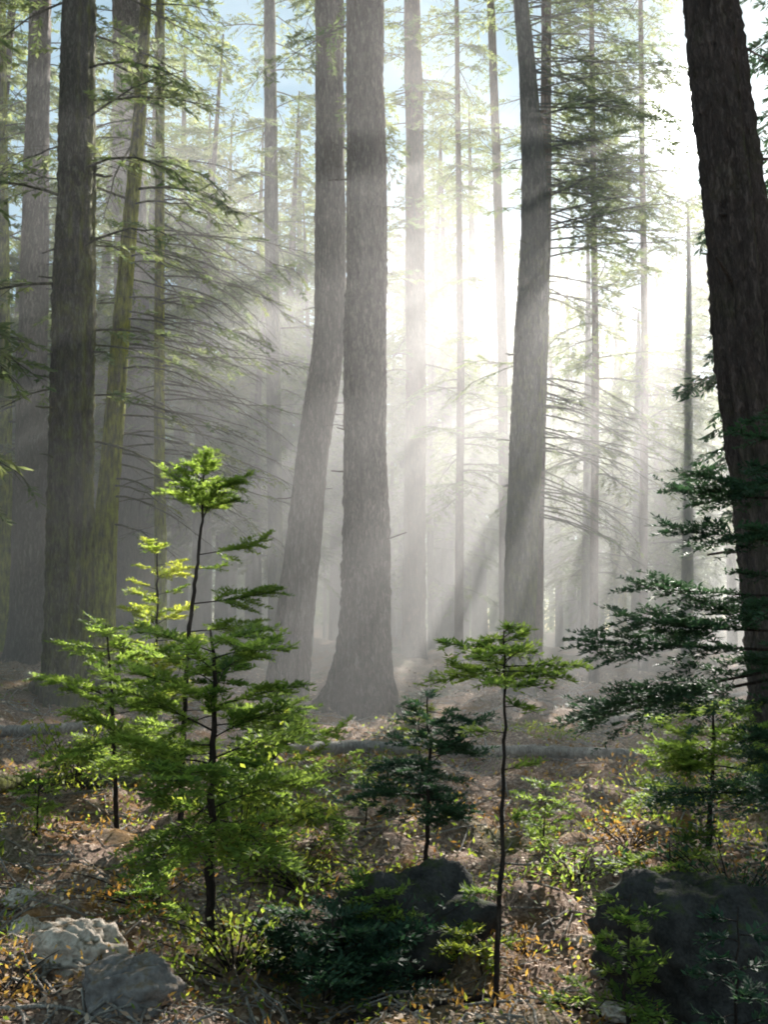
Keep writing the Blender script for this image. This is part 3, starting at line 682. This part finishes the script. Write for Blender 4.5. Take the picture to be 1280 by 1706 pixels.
# ------------------------------------------------------------------ ground
def ground():
    ys = np.concatenate([np.linspace(-12, 2, 20, False), np.linspace(2, 12, 150, False), np.linspace(12, 40, 130, False), np.linspace(40, 130, 50, False), np.linspace(130, 900, 20)])
    k = np.linspace(-1, 1, 241); xs0 = np.sign(k) * (np.abs(k) * 9 + np.abs(k) ** 5 * 60 + np.abs(k) ** 12 * 700)
    X, Yg = np.meshgrid(xs0, ys); Z = ground_h(X, Yg); R = rng(3)
    near = np.exp(-((Yg - 8) / 14) ** 2) * (np.abs(X) < 9)
    Z = Z + near * R.normal(0, .012, Z.shape)
    Z = np.where(Yg > 130, Z + 0 * Z, Z)
    n = len(xs0); i = np.arange(len(ys) - 1)[:, None] * n; j = np.arange(n - 1)[None]
    Q = np.stack([i + j, i + j + 1, i + n + j + 1, i + n + j], -1).reshape(-1, 4)
    g = Geo(); g.add(np.stack([X, Yg, Z], -1).reshape(-1, 3), Q)
    o = g.build('ground', M['soil'], smooth=True)
    tag(o, 'forest floor of brown needles and soil rising gently into the mist', 'ground', kind='structure')
ground()

def litter():
    R = rng(9)
    g = Geo(); m = 52000
    Y = 3.2 + 24 * R.random(m) ** 1.7; X = R.uniform(-.52, .52, m) * Y * 1.05
    Z = ground_h(X, Y) + R.uniform(.003, .03, m)
    D = norm(np.stack([R.normal(0, 1, m), R.normal(0, 1, m), R.normal(0, .35, m)], 1)); Nn = norm(np.array([0, 0, 1.]) + R.normal(0, .45, (m, 3)))
    sc = (.6 + Y / 9)
    clump = .5 + .35 * np.sin(X * 2.1 + 1) * np.cos(Y * 1.7)
    tone = np.clip(R.normal(0, .3, m) + clump, 0, 1)
    g.blades(np.stack([X, Y, Z], 1), D, R.uniform(.015, .045, m) * sc, R.uniform(.008, .024, m) * sc, Nn, tone)
    for px_, py_, n_ in [(1170, 1640, 900), (700, 1590, 500), (135, 1600, 160), (215, 1665, 160)]:   # drift of litter banked against the rocks
        cx_, cy_ = gpt(px_, py_); a_ = R.uniform(0, 6.28, n_); q_ = R.uniform(.75, 1.25, n_) * (.6 if n_ > 400 else .27)
        x_ = cx_ + np.cos(a_) * q_; y_ = cy_ + np.sin(a_) * q_ * .9
        D = norm(np.stack([R.normal(0, 1, n_), R.normal(0, 1, n_), R.normal(0, .5, n_)], 1)); Nn = norm(np.array([0, 0, 1.]) + R.normal(0, .5, (n_, 3)))
        g.blades(np.stack([x_, y_, ground_h(x_, y_) + R.uniform(0, .09, n_) * np.clip(1.3 - q_, 0, 1)], 1), D, R.uniform(.02, .06, n_), R.uniform(.008, .022, n_), Nn, np.clip(R.normal(.4, .3, n_), 0, 1))
    tag(g.build('leaf_litter', M['litter']), 'fallen leaves and needles scattered over the forest floor', 'leaf litter', kind='stuff')
    g = Geo(); m = 2600
    for i in range(m):
        y = 3.2 + 20 * R.random() ** 1.5; x = R.uniform(-.5, .5) * y; a = R.uniform(0, 3.14); L = R.uniform(.06, .5) * (1 + y / 15)
        s = np.linspace(-.5, .5, 4)[:, None]; p = np.array([x, y, 0]) + np.array([math.cos(a), math.sin(a), 0]) * L * s + R.normal(0, .01, (4, 3))
        p[:, 2] = ground_h(p[:, 0], p[:, 1]) + R.uniform(.01, .05) + R.normal(0, .015, 4)
        g.tube(p, R.uniform(.002, .006) * (1 + y / 20), 4, cap=False)
    tag(g.build('twig_litter', M['log']), 'small dead twigs strewn over the forest floor', 'twig litter', kind='stuff')
    for nm, lab, mt, mm, seed, yr in (('ground_cover', 'low green seedlings and weeds covering the forest floor', 'shrub', 9500, 5, (3.4, 16)), ('dry_ground_cover', 'dry golden weeds scattered in the sunlit patches', 'gold', 5000, 6, (3.6, 13))):
        R = rng(seed); g = Geo()
        X0 = R.uniform(-.45, .45, 90) ; Y0 = yr[0] + (yr[1] - yr[0]) * R.random(90) ** 1.3; X0 = X0 * Y0
        for k in range(90):
            c = mm // 90; x = X0[k] + R.normal(0, .28, c); y = Y0[k] + R.normal(0, .28, c)
            z = ground_h(x, y) + R.uniform(0, .1, c)
            D = norm(np.stack([R.normal(0, 1, c), R.normal(0, 1, c), R.uniform(0, 1.4, c)], 1)); Nn = norm(np.array([0, -.3, .6]) + R.normal(0, .5, (c, 3)))
            g.blades(np.stack([x, y, z], 1), D, R.uniform(.02, .06, c) * (.5 + y / 11), R.uniform(.007, .02, c) * (.5 + y / 11), Nn, np.clip(R.normal(.5, .25, c), 0, 1))
        tag(g.build(nm, M[mt]), lab, 'ground cover', kind='stuff')
litter()

# ------------------------------------------------------------------ far wood, mist, light
def far_wood():
    R = rng(77); gl = Geo()
    for i in range(260):
        Y = R.uniform(92, 150); x = R.uniform(-.62, .62) * Y; H = R.uniform(18, 40); m = 260
        z = R.uniform(0, 1, m) ** .8; rad = (1 - z) * 3.6 + .3; a = R.uniform(0, 6.28, m); rr = rad * np.sqrt(R.random(m))
        B = np.stack([x + rr * np.cos(a), Y + rr * np.sin(a), gh(x, Y) + z * H], 1)
        D = norm(np.stack([np.cos(a), np.sin(a), R.uniform(-.8, .1, m)], 1)); Nn = norm(np.array([0, 0, 1.]) + R.normal(0, .6, (m, 3)))
        gl.blades(B, D, R.uniform(.7, 1.6, m), R.uniform(.25, .6, m), Nn, np.clip(R.normal(.45, .2, m), 0, 1))
        gl.tube(np.array([[x, Y, gh(x, Y) - 1], [x, Y, H * .9]]), np.array([.35, .05]), 6, .1, cap=False)
    tag(gl.build('forest', M['far']), 'pale solid wall of conifers closing the distance', 'forest', kind='stuff')
far_wood()

def mist(label, c, r, m, seed):
    R = rng(seed); n = 40; th = np.linspace(0, math.pi, 21); ph = np.arange(n) * 2 * math.pi / n
    T, PH = np.meshgrid(th, ph, indexing='ij')
    V = np.stack([np.sin(T) * np.cos(PH), np.sin(T) * np.sin(PH), np.cos(T)], -1)
    V = np.sign(V) * np.abs(V) ** .72
    w = np.ones(T.shape)
    for k in range(8): w = w + .045 * np.sin(V @ (R.normal(0, 1, 3) * 4) + R.uniform(0, 6))
    V = V * w[..., None] * np.array(r) + np.array(c)
    i = np.arange(20)[:, None] * n; j = np.arange(n)[None]; j2 = (j + 1) % n
    Q = np.stack([i + j, i + n + j, i + n + j2, i + j2], -1).reshape(-1, 4)
    g = Geo(); g.add(V.reshape(-1, 3), Q)
    tag(g.build('mist', m, smooth=True), label, 'mist', kind='stuff')
mist('high thin veil of mist reaching up among the tree crowns', (1, 40, 2), (40, 28.0, 17), M['mist'], 1)
mist('middle bank of pale mist drifting between the standing trunks', (3, 40, 2), (40, 27.0, 11), M['mist_mid'], 3)
mist('low bank of pale mist lying over the forest floor', (-1, 40, 1), (40, 27, 7), M['mist_low'], 4)
mist('tall loose cloud of glowing mist around the central trunks', (2.5, 27, 1.5), (12, 13, 17), M['mist2'], 2)
mist('glowing mist gathered between the central trunk and the tall brown trunk', (2.5, 26, 1.5), (9, 11, 10.5), M['mist2'], 6)
mist('grey mist hanging among the mossy trunks', (-10, 31, 2), (10, 13, 15), M['mist2'], 8)
mist('densest pool of mist low in the bright clearing', (2.5, 25.5, 1), (8, 9, 6), M['mist2'], 7)

w = bpy.data.worlds.new('World'); S.world = w; w.use_nodes = True
nt = w.node_tree; nt.nodes.clear()
wo = nt.nodes.new('ShaderNodeOutputWorld'); bg = nt.nodes.new('ShaderNodeBackground')
sky = nt.nodes.new('ShaderNodeTexSky'); sky.sky_type = 'NISHITA'; sky.sun_disc = False
sky.sun_elevation = SUN_EL; sky.sun_rotation = SUN_AZ
sky.air_density = 1.0; sky.dust_density = .2
sd = Vector((math.sin(SUN_AZ) * math.cos(SUN_EL), math.cos(SUN_AZ) * math.cos(SUN_EL), math.sin(SUN_EL)))
# the bright aureole of the sun in the sky
tc = nt.nodes.new('ShaderNodeTexCoord'); dp = nt.nodes.new('ShaderNodeVectorMath'); dp.operation = 'DOT_PRODUCT'; dp.inputs[1].default_value = sd
nrm = nt.nodes.new('ShaderNodeVectorMath'); nrm.operation = 'NORMALIZE'
nt.links.new(tc.outputs['Generated'], nrm.inputs[0]); nt.links.new(nrm.outputs[0], dp.inputs[0])
pw = math_(nt, 'POWER', math_(nt, 'MAXIMUM', dp.outputs['Value'], 0.0), 2400.0)
gl_ = math_(nt, 'MULTIPLY', pw, 320.0)
cc = nt.nodes.new('ShaderNodeCombineColor')
for k in range(3): nt.links.new(gl_, cc.inputs[k])
add = mixc(nt, 1.0, mixc(nt, 1.0, sky.outputs[0], (4.2, 5.8, 5.8), 'ADD'), cc.outputs[0], 'ADD')
nt.links.new(add, bg.inputs[0]); bg.inputs[1].default_value = .074
nt.links.new(bg.outputs[0], wo.inputs[0])

sun = bpy.data.lights.new('sun', 'SUN'); sun.energy = 21.0; sun.angle = math.radians(.5); sun.color = (1, .95, .88)
so = bpy.data.objects.new('sun', sun); C.objects.link(so); so.rotation_euler = (-sd).to_track_quat('-Z', 'Y').to_euler(); so.location = (10, 20, 20)

cam = bpy.data.cameras.new('camera'); co = bpy.data.objects.new('camera', cam); C.objects.link(co)
co.location = (0, 0, EYE); co.rotation_euler = (math.pi / 2 + PITCH, 0, 0)
cam.sensor_fit = 'VERTICAL'; cam.sensor_height = 24; cam.lens = 24 * F / 1706; cam.clip_end = 2000; cam.clip_start = .05
S.camera = co

S.view_settings.view_transform = 'Standard'; S.view_settings.look = 'None'; S.view_settings.exposure = 0
cy = S.cycles
S.render.engine = 'CYCLES'
cy.use_denoising = True; cy.volume_bounces = 1; cy.max_bounces = 5; cy.diffuse_bounces = 2; cy.transmission_bounces = 2; cy.transparent_max_bounces = 32
cy.filter_width = 1.9; cy.sample_clamp_indirect = 6.0; cy.use_light_tree = False
cy.caustics_reflective = False; cy.caustics_refractive = False
